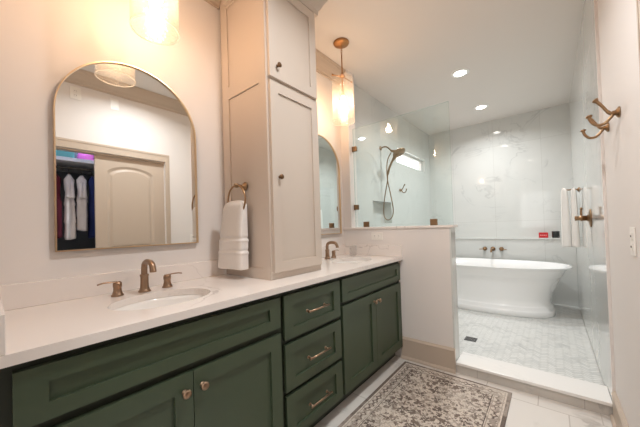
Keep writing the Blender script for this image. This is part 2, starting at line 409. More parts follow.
# closet casing
def casing(name, y0, y1, z0, z1, n):
    mb = MB().box(R-.014, R, y0, y1, z0, z1, .003)
    return mb.build(name, GREIGE)
cs = MB()
cs.prism([(.012,0.001),(OY0,0.001),(OY0,OZ),(OY1,OZ),(OY1,0.001),(1.452,0.001),(1.452,2.132),(.012,2.132)], [], RP-.006, RP-.0005, 'x')
cs.prism([(.012,0.001),(.03,0.001),(.03,2.112),(1.438,2.112),(1.438,0.001),(1.452,0.001),(1.452,2.132),(.012,2.132)], [], RP-.010, RP-.0065, 'x')
cs.prism([(OY0-.02,0.001),(OY0,0.001),(OY0,OZ),(OY1,OZ),(OY1,0.001),(OY1+.02,0.001),(OY1+.02,OZ+.02),(OY0-.02,OZ+.02)], [], RP-.009, RP-.0065, 'x')
struct(cs.build('trim_closet_casing', GREIGE))
# closet shell
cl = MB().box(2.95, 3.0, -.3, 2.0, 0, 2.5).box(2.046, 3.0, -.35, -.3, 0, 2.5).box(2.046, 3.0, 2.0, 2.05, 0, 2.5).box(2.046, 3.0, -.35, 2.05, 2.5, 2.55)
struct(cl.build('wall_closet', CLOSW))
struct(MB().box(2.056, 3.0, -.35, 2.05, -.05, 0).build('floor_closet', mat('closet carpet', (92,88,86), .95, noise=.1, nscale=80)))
# sliding closet door with an arched panel
dr = bpy.data.objects.new('door_1', None); C.objects.link(dr); dr.location = (1.998, 1.06, .01); struct(dr)
def arch_panel(y0, y1, z0, z1, rise, n=14):
    c = (y0+y1)/2; hw = (y1-y0)/2
    top = [(c + hw*math.cos(PI*i/n), z1 + rise*math.sin(PI*i/n)**1.3) for i in range(n+1)]
    return [(y0,z0),(y1,z0)] + top
def inset(poly, e):
    cx = sum(p[0] for p in poly)/len(poly); cz = sum(p[1] for p in poly)/len(poly)
    ys = [p[0] for p in poly]; zs = [p[1] for p in poly]; hy = (max(ys)-min(ys))/2; hz = (max(zs)-min(zs))/2; my = (max(ys)+min(ys))/2; mz = (max(zs)+min(zs))/2
    return [(my+(p[0]-my)*(hy-e)/hy, mz+(p[1]-mz)*(hz-e)/hz) for p in poly]
pa = arch_panel(.835, 1.285, 1.02, 1.862, .075); pb = rect(.835, 1.285, .20, .86)
db = MB().prism(rect(.735, 1.44, .012, 2.035), [pa, pb], 1.98, 2.015, 'x')
db.build('leaf', GREIGE, dr)
for pn, nm in ((pa, 'panel'), (pb, 'panel')):
    x = MB(); i1 = inset(pn, .022); i2 = inset(pn, .05)
    rings = [[(1.9805, p[0], p[1]) for p in pn], [(1.992, p[0], p[1]) for p in i1], [(1.992, p[0], p[1]) for p in inset(pn, .03)], [(1.985, p[0], p[1]) for p in i2]]
    x.loft(rings, cap=False, smooth=False)
    x.bm.verts.ensure_lookup_table(); n = len(pn)
    x.bm.faces.new(x.bm.verts[-n:]); x.build(nm, GREIGE, dr)
struct(MB().box(R+.03, R+.10, OY0, OY1, OZ-.018, OZ-.001).build('trim_door_track', GREIGE))
# window in the shower wall
wi = bpy.data.objects.new('window_1', None); C.objects.link(wi); wi.location = (-.09, (WY0+WY1)/2, WZ0); struct(wi)
wf = MB().prism(rect(WY0+.001, WY1-.001, WZ0+.001, WZ1-.001), [rect(WY0+.032, WY1-.032, WZ0+.028, WZ1-.028)], -.105, -.06, 'x')
wf.build('window_frame', VINYL, wi)
MB().box(-.085, -.081, WY0+.03, WY1-.03, WZ0+.026, WZ1-.026).build('window_pane', WINGL, wi)
struct(MB().box(-2.6, -2.5, 1.0, 8.5, -.5, 4.0).build('wall_neighbor', marble('pale brick wall outside', (226,196,184), (200,168,156), .9, 3, .2, .4, 'yz', .22, .075, (232,222,214), .01, offset=.5)))

# ------------------------------------------------------------------ vanity
FX = D-.02              # door faces
def shaker(mb, y0, y1, z0, z1, x1=FX, th=.02, rail=.066, rec=.012, stile=.066):
    hole = rect(y0+stile, y1-stile, z0+rail, z1-rail)
    mb.prism(rect(y0, y1, z0, z1), [hole], x1-th, x1, 'x')
    mb.box(x1-th+.001, x1-rec, y0+stile-.003, y1-stile+.003, z0+rail-.003, z1-rail+.003)
    return mb
def knob(parent, y, z, x=FX, m=BRONZE, s=1.0):
    return MB().lathe([(.0001,0),(.010*s,0),(.010*s,.002),(.0055*s,.004),(.0055*s,.013*s),(.009*s,.015*s),(.0155*s,.018*s),(.0165*s,.022*s),(.0145*s,.027*s),(.008*s,.0295*s),(.0001,.030*s)], (x, y, z), (1,0,0), 20, cap=False).build('knob', m, parent)
def carcass(root, y0, y1, openings):
    mb = MB()
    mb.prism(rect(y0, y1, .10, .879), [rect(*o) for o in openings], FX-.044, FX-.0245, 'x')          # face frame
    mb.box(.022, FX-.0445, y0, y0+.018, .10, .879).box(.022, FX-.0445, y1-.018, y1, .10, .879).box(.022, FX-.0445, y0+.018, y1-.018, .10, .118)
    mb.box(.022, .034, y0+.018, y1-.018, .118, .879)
    mb.build('carcass', GREEN_SHADE, root)
    MB().box(.52, .535, y0, y1, .0005, .0995).build('toe_kick', GREEN_SHADE, root)
vg = 'green vanity cabinets'
lc = thing('vanity_cabinet', 'dark green sink cabinet nearest the camera, two knobbed doors under a wide drawer front', 'cabinet', (.32,.49,0), vg)
carcass(lc, .004, .957, [(.06,.48,.14,.64),(.54,.91,.14,.64),(.06,.91,.73,.82)])
shaker(MB(), .042, .945, .703, .853, rail=.047).build('drawer_front', GREEN, lc)
a = shaker(MB(), .042, .4985, .108, .672).build('door', GREEN, lc); knob(a, .466, .607)
a = shaker(MB(), .5015, .945, .108, .672).build('door', GREEN, lc); knob(a, .534, .607)
dc = thing('vanity_cabinet', 'dark green cabinet with three drawers and long bar pulls between the sinks', 'cabinet', (.32,1.215,0), vg)
carcass(dc, .9575, 1.4695, [(.99,1.44,.66,.83),(.99,1.44,.39,.59),(.99,1.44,.13,.32)])
def pull(parent, y, z, x=FX):
    p = MB()
    p.tube([(x+.028, y-.092, z), (x+.028, y+.092, z)], .0055, 12)
    for s in (-1, 1):
        p.tube([(x-.001, y+s*.075, z), (x+.028, y+s*.075, z)], .005, 10)
        p.lathe([(.0001,0),(.009,0),(.009,.003),(.006,.005),(.0001,.005)], (x, y+s*.075, z), (1,0,0), 14, cap=False)
    return p.build('bar_pull', BRONZE, parent)
for z0, z1 in ((.624,.852),(.362,.600),(.106,.338)):
    d = shaker(MB(), .972, 1.457, z0, z1, rail=.053).build('drawer', GREEN, dc); pull(d, 1.217, (z0+z1)/2+.0)
rc = thing('vanity_cabinet', 'dark green sink cabinet beside the half wall, two knobbed doors under a wide drawer front', 'cabinet', (.32,1.92,0), vg)
carcass(rc, 1.470, 2.401, [(1.50,1.90,.12,.66),(1.95,2.34,.12,.66),(1.50,2.34,.72,.83)])
shaker(MB(), 1.483, 2.385, .703, .853, rail=.047).build('drawer_front', GREEN, rc)
a = shaker(MB(), 1.483, 1.9235, .108, .678).build('door', GREEN, rc); knob(a, 1.895, .617)
a = shaker(MB(), 1.9265, 2.385, .108, .678).build('door', GREEN, rc); knob(a, 1.955, .617)

# countertop with two oval cut-outs
S1, S2, SA, SB = (.352, .502), (.352, 2.000), .160, .200
ct = MB().prism(rect(.0005, D, .0005, YH-.0005), [ellipse(*S1, SA, SB), ellipse(*S2, SA, SB)], CT-.030, CT, 'z')
tag(ct.build('countertop', QUARTZ), 'long white quartz countertop with two oval sink cutouts over green cabinets', 'countertop')
sg = 'quartz splashes'
tag(MB().box(.0005, .0205, .0315, 1.0165, CT+.0005, 1.010, .0015).build('backsplash', QUARTZ), 'white quartz backsplash strip behind the nearer sink under the big mirror', 'backsplash', sg)
tag(MB().box(.0005, .0205, 1.458, YH-.0205, CT+.0005, 1.010, .0015).build('backsplash', QUARTZ), 'white quartz backsplash strip behind the farther sink, right of the tall cabinet', 'backsplash', sg)
tag(MB().box(.0005, D-.001, YH-.020, YH-.0005, CT+.0005, 1.010, .0015).build('side_splash', QUARTZ), 'white quartz side splash along the half wall at counter end', 'side splash', sg)
tag(MB().box(.0005, D-.001, .001, .031, CT+.0005, 1.010, .0015).build('side_splash', QUARTZ), 'white quartz side splash end at the left photo edge', 'side splash', sg)

def sink(c, label):
    t = thing('sink', label, 'sink', (c[0], c[1], CT-.17), 'undermount sinks')
    b = MB(); n = 48
    prof = [(1.12,-.0305),(1.02,-.0305),(1.0,-.034),(.985,-.05),(.94,-.085),(.84,-.12),(.66,-.142),(.40,-.153),(.13,-.157)]
    rings = [[(c[0]+SA*k*math.cos(2*PI*i/n), c[1]+SB*k*math.sin(2*PI*i/n), CT+z) for i in range(n)] for k, z in prof]
    outer = [[(c[0]+SA*k*math.cos(2*PI*i/n), c[1]+SB*k*math.sin(2*PI*i/n), CT+z) for i in range(n)] for k, z in [(.13,-.168),(.5,-.166),(.8,-.148),(.98,-.11),(1.05,-.05),(1.12,-.042),(1.12,-.0305)]]
    b.loft(rings, cap=False); b.loft(outer, cap=False); b.build('basin', CERAM, t)
    MB().lathe([(.0001,.004),(.018,.004),(.024,.002),(.026,0),(.026,-.01)], (c[0], c[1], CT-.157), (0,0,1), 24, cap=False).build('drain', BRONZE, t)
    return t
sink(S1, 'oval white undermount sink in front of the big left mirror')
sink(S2, 'oval white undermount sink past the tall cabinet by half wall')

# faucets
def faucet(x, y, label):
    t = thing('faucet', label, 'faucet', (x, y, CT+.0005), 'widespread faucets'); z = CT+.0005
    sp = MB().lathe([(.0001,0),(.027,0),(.027,.005),(.023,.010),(.019,.022),(.0175,.050),(.0175,.075),(.0195,.077),(.0195,.083),(.0165,.086),(.0001,.087)], (x,y,z), (0,0,1), 24, cap=False)
    sp.tube(bez([(x,y,z+.08),(x,y,z+.11),(x+.008,y,z+.135),(x+.035,y,z+.147),(x+.075,y,z+.147),(x+.100,y,z+.138),(x+.112,y,z+.115),(x+.113,y,z+.108)], 8), .0135, 16)
    sp.lathe([(.0001,0),(.0145,0),(.0145,.010),(.0001,.010)], (x+.113,y,z+.104), (0,0,1), 18, cap=False)
    sp.build('spout', BRONZE, t)
    for s, dy in ((-1,-.108),(1,.110)):
        h = MB().lathe([(.0001,0),(.025,0),(.025,.005),(.021,.010),(.017,.024),(.016,.040),(.018,.042),(.018,.056),(.0165,.062),(.0001,.064)], (x-.012,y+dy,z), (0,0,1), 22, cap=False)
        h.build('handle', BRONZE, t)
        hh = t.children[-1]
        l = MB(); pts = bez([(x-.012,y+dy-s*.012,z+.063),(x-.012,y+dy+s*.025,z+.066),(x-.012,y+dy+s*.055,z+.066),(x-.012,y+dy+s*.075,z+.062)], 6)
        rings = [[(p.x+.0075*math.cos(q)*(1-.25*i/len(pts)), p.y, p.z+.0035*math.sin(q)) for q in [2*PI*k/12 for k in range(12)]] for i, p in enumerate(pts)]
        l.loft(rings); l.build('lever', BRONZE, hh)
    return t
f1 = faucet(.128, .500, 'bronze two-handle faucet at the nearer sink under the big mirror')
f2 = faucet(.118, 1.968, 'bronze two-handle faucet at the farther sink, right of the tall cabinet')

# ------------------------------------------------------------------ tall linen cabinet
TX, TY0, TY1, TZ = .4654, 1.0172, 1.4566, CT+.001
tw = thing('linen_cabinet', 'tall greige linen cabinet standing on the counter between mirrors', 'cabinet', (.23, 1.237, TZ))
b = MB()
b.prism(rect(.0205, TX, TZ, 2.80), [rect(.092, TX-.065, .972, 2.046), rect(.092, TX-.065, 2.122, 2.645)], TY0, TY0+.018, 'y')
b.box(.0225, TX-.002, TY0+.009, TY0+.016, .93, 2.78)
b.prism(rect(.0205, TX, TZ, 2.80), [rect(.092, TX-.065, .972, 2.046), rect(.092, TX-.065, 2.122, 2.645)], TY1-.018, TY1, 'y')
b.box(.0225, TX-.002, TY1-.016, TY1-.009, .93, 2.78)
b.box(TX-.02, TX, TY0+.018, TY1-.018, TZ, 2.80).box(.0205, .03, TY0+.018, TY1-.018, TZ, 2.80).box(.03, TX-.02, TY0+.018, TY1-.018, TZ, TZ+.02)
b.build('carcass', TOWER, tw)
d = shaker(MB(), TY0+.014, TY1-.014, .952, 2.042, x1=TX+.021, th=.0205, rail=.058, stile=.060, rec=.010).build('door', TOWER, tw); knob(d, 1.083, 1.494, TX+.021, DKBRZ, .9)
d = shaker(MB(), TY0+.014, TY1-.014, 2.066, 2.650, x1=TX+.021, th=.0205, rail=.058, stile=.060, rec=.010).build('door', TOWER, tw); knob(d, 1.090, 2.140, TX+.021, DKBRZ, .9)
CR2 = [(0,-.165),(.021,-.165),(.024,-.135),(.036,-.120),(.050,-.090),(.072,-.055),(.084,-.030),(.090,-.012),(.096,-.010),(.096,0),(0,0)]
pth = [((.092,TY0,H-.001),(0,-1,0)), ((TX,TY0,H-.001),(1,-1,0)), ((TX,TY1,H-.001),(1,1,0)), ((.092,TY1,H-.001),(0,1,0))]
MB().sweep_profile(CR2, [p for p, _ in pth], [d for _, d in pth]).build('crown_molding', TOWER, tw)

# towel ring and hand towel
RY = .955
tr = thing('towel_ring', 'aged brass towel ring on the side of the tall cabinet', 'towel ring', (.246, TY0, 1.47))
MB().lathe([(.0001,0),(.026,0),(.026,.005),(.020,.010),(.012,.014),(.009,.022),(.009,.050),(.013,.054),(.013,.070),(.009,.074),(.0001,.074)], (.246,TY0+.0005,1.462), (0,-1,0), 22, cap=False).build('post', BRONZED, tr)
MB().tube([(.246+.088*math.sin(2*PI*k/40), RY-.002+.012*math.cos(2*PI*k/40)*0, 1.374+.088*math.cos(2*PI*k/40)) for k in range(40)], .0052, 12, closed=True).build('ring', BRONZED, tr)
def hang_towel(name, cx0, cx1, w0, w1, yc, dp0, dp1, z0, z1, label, seed, group=None, bands=(), rows=90, nseg=44, ripple=.004, catn='towel', fold=.5):
    rnd = random.Random(seed); ph = [rnd.uniform(0, 6) for _ in range(4)]
    mb = MB(); rings = []
    for i in range(rows+1):
        t = i/rows; z = z1 + (z0-z1)*t
        e = min(1, t/.10); grow = t**.6
        w = (w0 + (w1-w0)*grow)*(.35+.65*math.sqrt(max(0, 1-(1-e)**2))) if t < .10 else w0 + (w1-w0)*grow
        dp = dp0 + (dp1-dp0)*min(1, t*1.6); cx = cx0 + (cx1-cx0)*grow
        if t < .10: dp *= .4+.6*math.sqrt(max(0, 1-(1-e)**2))
        bulge = 0
        for bz in bands:
            bulge += .0038*math.exp(-((z-bz)/.006)**2) - .004*math.exp(-((z-bz-.016)/.006)**2)
        rg = []
        for k in range(nseg):
            a = 2*PI*k/nseg; ca, sa = math.cos(a), math.sin(a)
            ex = math.copysign(abs(ca)**.45, ca); ey = math.copysign(abs(sa)**.45, sa)
            rp = ripple*(math.sin(ex*5+ph[0]+t*1.2)+.5*math.sin(ex*11+ph[1]-t*2))*(1-.5*t)
            groove = -.45*dp*math.exp(-((ey-.15)/.22)**2)*(1 if ex > .0 else 0)*fold
            rg.append((cx + ex*(w/2+bulge) + groove*.5, yc + ey*(dp/2+bulge) + rp, z + .003*math.sin(ex*3+ph[2])*t))
        rings.append(rg)
    mb.loft(rings)
    return tag(mb.build(name, TOWELW, subsurf=1), label, catn, group)
hang_towel('hand_towel', .228, .176, .190, .262, .962, .052, .074, .964, 1.374, 'white terry hand towel with woven bands hanging from the brass ring', 2, bands=(1.135, 1.062), ripple=.002, fold=.12)

# ------------------------------------------------------------------ mirrors
def mirror(yc, label):
    hw, zb, zs = .317, 1.127, 1.755
    t = thing('arched_mirror', label, 'mirror', (.001, yc, zb), 'arched vanity mirrors')
    def outl(e): return [(yc-hw+e, zb+e), (yc+hw-e, zb+e)] + arc(yc, zs, hw-e, 0, PI, 48)
    MB().prism(outl(0), [outl(.0055)], .001, .026, 'x').build('frame', GOLD, t)
    MB().prism(outl(.0057), [], .004, .016, 'x').build('glass', MIRROR, t)
    return t
mirror(.512, 'large arched mirror in slim gold frame over the nearer sink')
mirror(2.018, 'arched gold-framed mirror partly hidden behind the tall cabinet')

# ------------------------------------------------------------------ pendants
def pendant(x, y):
    t = thing('pendant_light', 'clear glass cylinder pendant hanging from the ceiling over the farther sink', 'pendant light', (x, y, H), 'pendants over the vanity')
    MB().lathe([(.0001,0),(.068,0),(.070,-.006),(.066,-.014),(.050,-.022),(.022,-.028),(.010,-.032),(.008,-.045),(.0001,-.046)], (x,y,H-.0005), (0,0,1), 32, cap=False).build('canopy', COPPER, t)
    ch = MB()
    for k, zc in enumerate((-.058, -.080, -.102)):
        pts = [((.007*math.cos(q)), .014*math.sin(q)) for q in [2*PI*i/16 for i in range(16)]]
        ch.tube([(x+(a if k % 2 else 0), y+(0 if k % 2 else a), H+zc+b) for a, b in pts], .0022, 8, closed=True)
    ch.build('chain', COPPER, t)
    zt, zb, rd = 2.520, 2.118, .098
    st = MB().tube([(x,y,H-.112),(x,y,zt-.010)], .0055, 12)
    st.lathe([(.0001,.03),(.012,.03),(.014,.012),(.024,.006),(.026,-.004),(.012,-.010),(.009,-.012),(.009,-.12),(.014,-.125),(.016,-.175),(.013,-.180),(.0001,-.180)], (x,y,zt), (0,0,1), 20, cap=False)
    st.build('stem', COPPER, t)
    bar = MB().tube([(x-.026,y-.105,zt-.018),(x+.0,y-.0,zt-.004),(x+.026,y+.105,zt-.018)], .004, 10)
    for s in (-1,1):
        bar.lathe([(.0001,0),(.008,0),(.008,.012),(.0001,.014)], (x+s*.026,y+s*.100,zt-.018), (s*.24,s*.97,0), 12, cap=False)
    bar.build('crossbar', COPPER, t)
    prof = [(.022,zt-.006),(.058,zt-.010),(.083,zt-.020),(.094,zt-.036),(rd,zt-.060),(rd,zt-.2),(rd,zb+.004),(rd-.0015,zb),(rd-.004,zb+.003),(rd-.004,zt-.2),(rd-.004,zt-.060)]
    MB().lathe([(r, z) for r, z in prof], (x,y,0), (0,0,1), 48, cap=False).build('glass_shade', SHADEG, t)
    MB().tube([(x+(rd-.002)*math.cos(2*PI*k/48), y+(rd-.002)*math.sin(2*PI*k/48), zb) for k in range(48)], .0035, 8, closed=True).build('rim', RIMG, t)
    MB().lathe([(.0001,-.150),(.012,-.152),(.014,-.175),(.022,-.192),(.030,-.210),(.031,-.226),(.022,-.246),(.0001,-.254)], (x,y,zt-.028), (0,0,1), 20, cap=False).build('bulb', BULB, t)
    return t
p2 = pendant(.305, 2.022)
dup(p2, (.012, 0.505-2.022, 0), 'clear glass cylinder pendant at the top edge, above the big left mirror')

# ------------------------------------------------------------------ recessed lights
def can(x, y):
    t = thing('recessed_light', 'round white recessed ceiling light nearer the camera, over the shower', 'ceiling light', (x, y, H), 'recessed ceiling lights')
    MB().lathe([(.058,-.001),(.060,-.006),(.080,-.008),(.088,-.004),(.090,0.0)], (x,y,H-.0005), (0,0,1), 40, cap=False).build('trim_ring', WHITEM, t)
    MB().lathe([(.0001,-.004),(.058,-.004),(.058,-.001)], (x,y,H-.0005), (0,0,1), 36, cap=False).build('lens', LENS, t)
    ld = bpy.data.lights.new('can_beam', 'AREA'); ld.shape = 'DISK'; ld.size = .11; ld.energy = CAN_W; ld.color = (.965,.99,1.0); ld.spread = math.radians(150)
    lo = bpy.data.objects.new('can_beam_light', ld); C.objects.link(lo); lo.parent = t; lo.location = (0,0,-.012)
    return t
c1 = can(.972, 3.304)
dup(c1, (0,1.182,0), 'round white recessed ceiling light farther back, above the bathtub')
c3 = dup(c1, (.34,1.05-3.304,0), 'round white recessed ceiling light over the bathroom floor by the closet')
c4 = dup(c1, (.44,-1.72-3.304,0), 'round white recessed ceiling light in the passage by the doorway')

for c in (c3, c4):
    for o in c.children:
        if o.type == 'LIGHT': o.data = o.data.copy(); o.data.energy = BATH_CAN_W

# ------------------------------------------------------------------ shower glass
GY = 2.470
gp = thing('shower_glass_panel', 'fixed clear glass panel standing on the half wall cap', 'glass panel', (.5, GY, CAPZ))
g = MB().box(.112, 1.055, GY-.005, GY+.005, CAPZ+.002, 2.212)
for f in g.bm.faces:
    n = f.normal if f.normal.length else None
g.bm.faces.ensure_lookup_table(); bmesh.ops.recalc_face_normals(g.bm, faces=g.bm.faces)
for f in g.bm.faces: f.material_index = 0 if abs(f.normal.y) > .9 else 1
g.build('pane', [PANEG, EDGEG], gp)
for (x, z) in ((.127,2.000),(.127,1.392)):
    MB().box(.101, .151, GY-.013, GY-.0055, z-.025, z+.025, .002).box(.101, .151, GY+.0055, GY+.013, z-.025, z+.025, .002).box(.1005,.111,GY-.013,GY+.013,z-.028,z+.028,.002).build('clamp', BRONZED, gp)
for x in (.237, .900):
    MB().box(x-.028, x+.028, GY-.013, GY-.0055, CAPZ+.0005, CAPZ+.055, .002).box(x-.028, x+.028, GY+.0055, GY+.013, CAPZ+.0005, CAPZ+.055, .002).build('clamp', BRONZED, gp)

# ------------------------------------------------------------------ shower fittings
sy = 3.30
sh = thing('shower_set', 'bronze shower head with hand shower and looping hose on tile wall', 'shower head', (0, sy, 2.2))
MB().lathe([(.0001,0),(.030,0),(.030,.005),(.020,.012),(.011,.015),(.0001,.015)], (.0005,sy,2.200), (1,0,0), 22, cap=False).tube(bez([(.005,sy,2.200),(.05,sy,2.207),(.10,sy,2.19),(.150,sy,2.135)], 8), .0095, 14).build('arm', NICKEL, sh)
ax = Vector((.50,-.10,-.86)).normalized()
hd = MB().lathe([(.0001,-.030),(.024,-.030),(.036,-.016),(.062,-.004),(.080,.006),(.084,.016),(.080,.022),(.0001,.022)], Vector((.245,sy,2.105)), ax, 32, cap=False)
hd.tube(bez([(.150,sy,2.135),(.175,sy,2.125),(.215,sy,2.115)], 6), [.016]*7+[.019]*6, 14)
hd.build('head', NICKEL, sh)
MB().tube(bez([(.235,sy-.005,2.085),(.175,sy-.01,2.02),(.125,sy-.012,1.93),(.095,sy-.012,1.84)], 8), [.030-.016*min(1, i/10) for i in range(25)], 16).build('hand_shower', NICKEL, sh)
hose = bez([(.096,sy-.012,1.845),(.085,sy-.010,1.75),(.045,sy-.005,1.58),(.018,sy,1.43),(.022,sy,1.31),(.070,sy+.002,1.262),(.128,sy+.004,1.30),(.145,sy+.005,1.40),(.118,sy+.005,1.58),(.080,sy+.008,1.78),(.075,sy+.010,1.92),(.090,sy+.010,2.03),(.142,sy+.004,2.115)], 10)
MB().tube(hose, .0068, 10).build('hose', NICKEL, sh)

def robe_hook(x, y, z, label, outd, group, m=BRONZED, s=1.0):
    """outd: outward direction from the wall (+1 or -1 along x)"""
    t = thing('robe_hook', label, 'hook', (x, y, z), group); o = outd
    P = lambda a, h, dy=0: (x + o*a*s, y + dy*s, z + h*s)
    MB().lathe([(.0001,0),(.024*s,0),(.024*s,.005*s),(.018*s,.010*s),(.011*s,.014*s),(.010*s,.024*s),(.0001,.026*s)], (x+o*.0005,y,z), (o,0,0), 20, cap=False).build('base', m, t)
    path = bez([P(.018,0), P(.030,.002), P(.042,.018), P(.056,.044), P(.074,.070)], 8)
    MB().tube(path, [.0075*s]*14 + [.0062*s]*12 + [.007*s]*5 + [.010*s]*2, 14).lathe([(.0001,-.006*s),(.010*s,-.004*s),(.0125*s,.002*s),(.010*s,.006*s),(.0001,.008*s)], P(.075,.072), (o*.6,0,.8), 16, cap=False).build('upper_arm', m, t)
    path = bez([P(.018,-.002), P(.030,-.018), P(.050,-.040), P(.075,-.040), P(.092,-.020), P(.098,.002)], 8)
    MB().tube(path, .0066*s, 14).lathe([(.0001,-.006*s),(.010*s,-.004*s),(.0125*s,.002*s),(.010*s,.006*s),(.0001,.008*s)], P(.098,.004), (o*.15,0,1), 16, cap=False).build('lower_arm', m, t)
    return t
hg = 'double robe hooks'
robe_hook(RP, 1.880, 1.690, 'brass double robe hook on the painted right wall, nearer and higher', -1, hg, s=1.05)
robe_hook(RP, 2.195, 1.700, 'brass double robe hook on the painted right wall, closer to shower edge', -1, hg, s=1.05)
robe_hook(0, 3.868, 1.700, 'small bronze double hook on the shower wall below the window', 1, hg, NICKEL)

# valve on the right shower wall
vy, vz = 3.127, 1.205
vt = thing('shower_valve', 'brass shower valve with handle on the glossy right shower wall', 'shower valve', (R, vy, vz))
MB().lathe([(.0001,0),(.075,0),(.075,.005),(.060,.010),(.030,.014),(.026,.022),(.0001,.022)], (R-.0005,vy,vz), (-1,0,0), 36, cap=False).build('escutcheon', BRONZED, vt)
MB().lathe([(.0001,.02),(.021,.02),(.021,.050),(.024,.052),(.024,.060),(.018,.064),(.018,.085),(.021,.088),(.019,.096),(.0001,.098)], (R-.0005,vy,vz), (-1,0,0), 24, cap=False).build('body', BRONZED, vt)
MB().tube(bez([(R-.056,vy,vz+.02),(R-.058,vy,vz+.045),(R-.055,vy,vz+.075)], 6), .007, 12).lathe([(.0001,-.008),(.009,-.006),(.010,.004),(.006,.010),(.0001,.012)], (R-.055,vy,vz+.078), (0,0,1), 14, cap=False).build('lever', BRONZED, vt)

# hook with two towels further back on the right shower wall
ky, kz = 4.17, 1.535
kt = thing('towel_hook', 'brass T-shaped towel hook at far right of shower wall', 'hook', (R, ky, kz))
MB().lathe([(.0001,0),(.026,0),(.026,.005),(.016,.012),(.009,.018),(.0001,.02)], (R-.0005,ky,kz-.012), (-1,0,0), 22, cap=False).build('base', BRONZED, kt)
MB().tube(bez([(R-.012,ky,kz-.012),(R-.05,ky,kz-.004),(R-.09,ky,kz-.008),(R-.130,ky,kz+.004)], 6), .0075, 12).lathe([(.0001,-.01),(.011,-.008),(.012,.004),(.0001,.008)], (R-.134,ky,kz+.006), (-1,0,.15), 14, cap=False).build('arm', BRONZED, kt)
hang_towel('bath_towel', R-.124, R-.122, .050, .084, ky, .07, .10, .885, kz+.020, 'white bath towel on outer end of the shower hook, left of its pair', 11, 'towels in the shower', rows=30, ripple=.006, fold=.2)
hang_towel('bath_towel', R-.046, R-.044, .040, .070, ky, .07, .10, .885, kz+.014, 'white bath towel on shower hook, right beside the glossy wall', 12, 'towels in the shower', rows=30, ripple=.006, fold=.2)

# ------------------------------------------------------------------ bathtub
TCX, TCY, FLZ = .985, 4.535, .0225
tb = thing('bathtub', 'white freestanding flared bathtub with plinth below the wall faucet', 'bathtub', (TCX, TCY, FLZ))
def oval(a, b, z, n=72, e=2.6):
    out = []
    for i in range(n):
        q = 2*PI*i/n; c, s = math.cos(q), math.sin(q)
        out.append((TCX + a*math.copysign(abs(c)**(2/e), c), TCY + b*math.copysign(abs(s)**(2/e), s), FLZ+z))
    return out
outer = [(.695,.395,0),(.700,.400,.004),(.700,.400,.062),(.694,.394,.070),(.684,.386,.078),(.682,.384,.110),(.674,.376,.120),(.662,.366,.135),(.664,.366,.20),(.684,.372,.30),(.722,.384,.40),(.762,.398,.470),(.768,.402,.475),(.774,.404,.480),(.812,.418,.555),(.830,.424,.572),(.850,.430,.582),(.868,.436,.592),(.872,.440,.600),(.868,.438,.608)]
inner = [(.845,.418,.606),(.815,.392,.590),(.775,.362,.50),(.715,.330,.34),(.655,.300,.22),(.58,.255,.17),(.40,.17,.155),(.10,.05,.150)]
m = MB(); m.loft([oval(*o) for o in outer+inner], cap=False)
bo = m.bm.verts[:]
m.bm.verts.ensure_lookup_table(); m.bm.faces.new([m.bm.verts[i] for i in range(len(m.bm.verts)-72, len(m.bm.verts))]); m.bm.faces.new([m.bm.verts[i] for i in range(71,-1,-1)])
m.build('basin', TUBW, tb)
MB().lathe([(.0001,.006),(.030,.006),(.034,.003),(.034,-.01)], (TCX, TCY, FLZ+.152), (0,0,1), 24, cap=False).build('drain', BRONZED, tb)
MB().lathe([(.0001,.008),(.028,.008),(.032,.004),(.032,-.02)], (TCX, TCY+.376, FLZ+.52), (0,-.93,.37), 24, cap=False).build('overflow_cover', CERAM, tb)
# wall mounted tub filler
tf = thing('tub_faucet', 'brass three-piece wall faucet above the white bathtub', 'faucet', (.965, 5.07, .775))
WYF = 5.0695
MB().lathe([(.0001,0),(.034,0),(.034,.006),(.022,.014),(.016,.020),(.0001,.022)], (.965,WYF,.775), (0,-1,0), 24, cap=False).tube(bez([(.965,WYF-.01,.775),(.965,WYF-.08,.780),(.965,WYF-.15,.778),(.965,WYF-.175,.760),(.965,WYF-.180,.735)], 8), .014, 16).build('spout', BRONZED, tf)
for hx, s in ((.856,-1),(1.078,1)):
    MB().lathe([(.0001,0),(.032,0),(.032,.006),(.020,.014),(.017,.020),(.017,.050),(.020,.054),(.018,.064),(.0001,.066)], (hx,WYF,.775), (0,-1,0), 22, cap=False).build('handle', BRONZED, tf)
    h = tf.children[-1]
    MB().tube([(hx,WYF-.054,.775),(hx+s*.035,WYF-.056,.772),(hx+s*.070,WYF-.056,.770)], [.007,.006,.0065], 12).build('lever', BRONZED, h)
# ledge items
LZ = .9465
rb = thing('candle_box', 'small red box with pale print on the ledge behind tub', 'box', (1.585, 5.11, LZ))
MB().box(1.535, 1.640, 5.075, 5.145, LZ, LZ+.075, .003).build('carton', RED, rb)
pr = MB()
for k, (a, c) in enumerate(((1.550,1.566),(1.571,1.583),(1.588,1.606),(1.611,1.624))):
    pr.box(a, c, 5.0738, 5.0748, LZ+.030, LZ+.045)
pr.build('printed_label', REDTXT, rb)
bj = thing('candle_jar', 'black candle jar on the ledge beside the red box', 'candle', (1.72, 5.11, LZ))
MB().lathe([(.0001,0),(.038,0),(.042,.004),(.043,.02),(.043,.070),(.041,.076),(.0001,.076)], (1.722,5.112,LZ), (0,0,1), 28, cap=False).build('jar', BLACK, bj)
MB().lathe([(.0001,0),(.044,0),(.044,.012),(.040,.016),(.0001,.016)], (1.722,5.112,LZ+.0762), (0,0,1), 28, cap=False).build('lid', BLACK, bj)
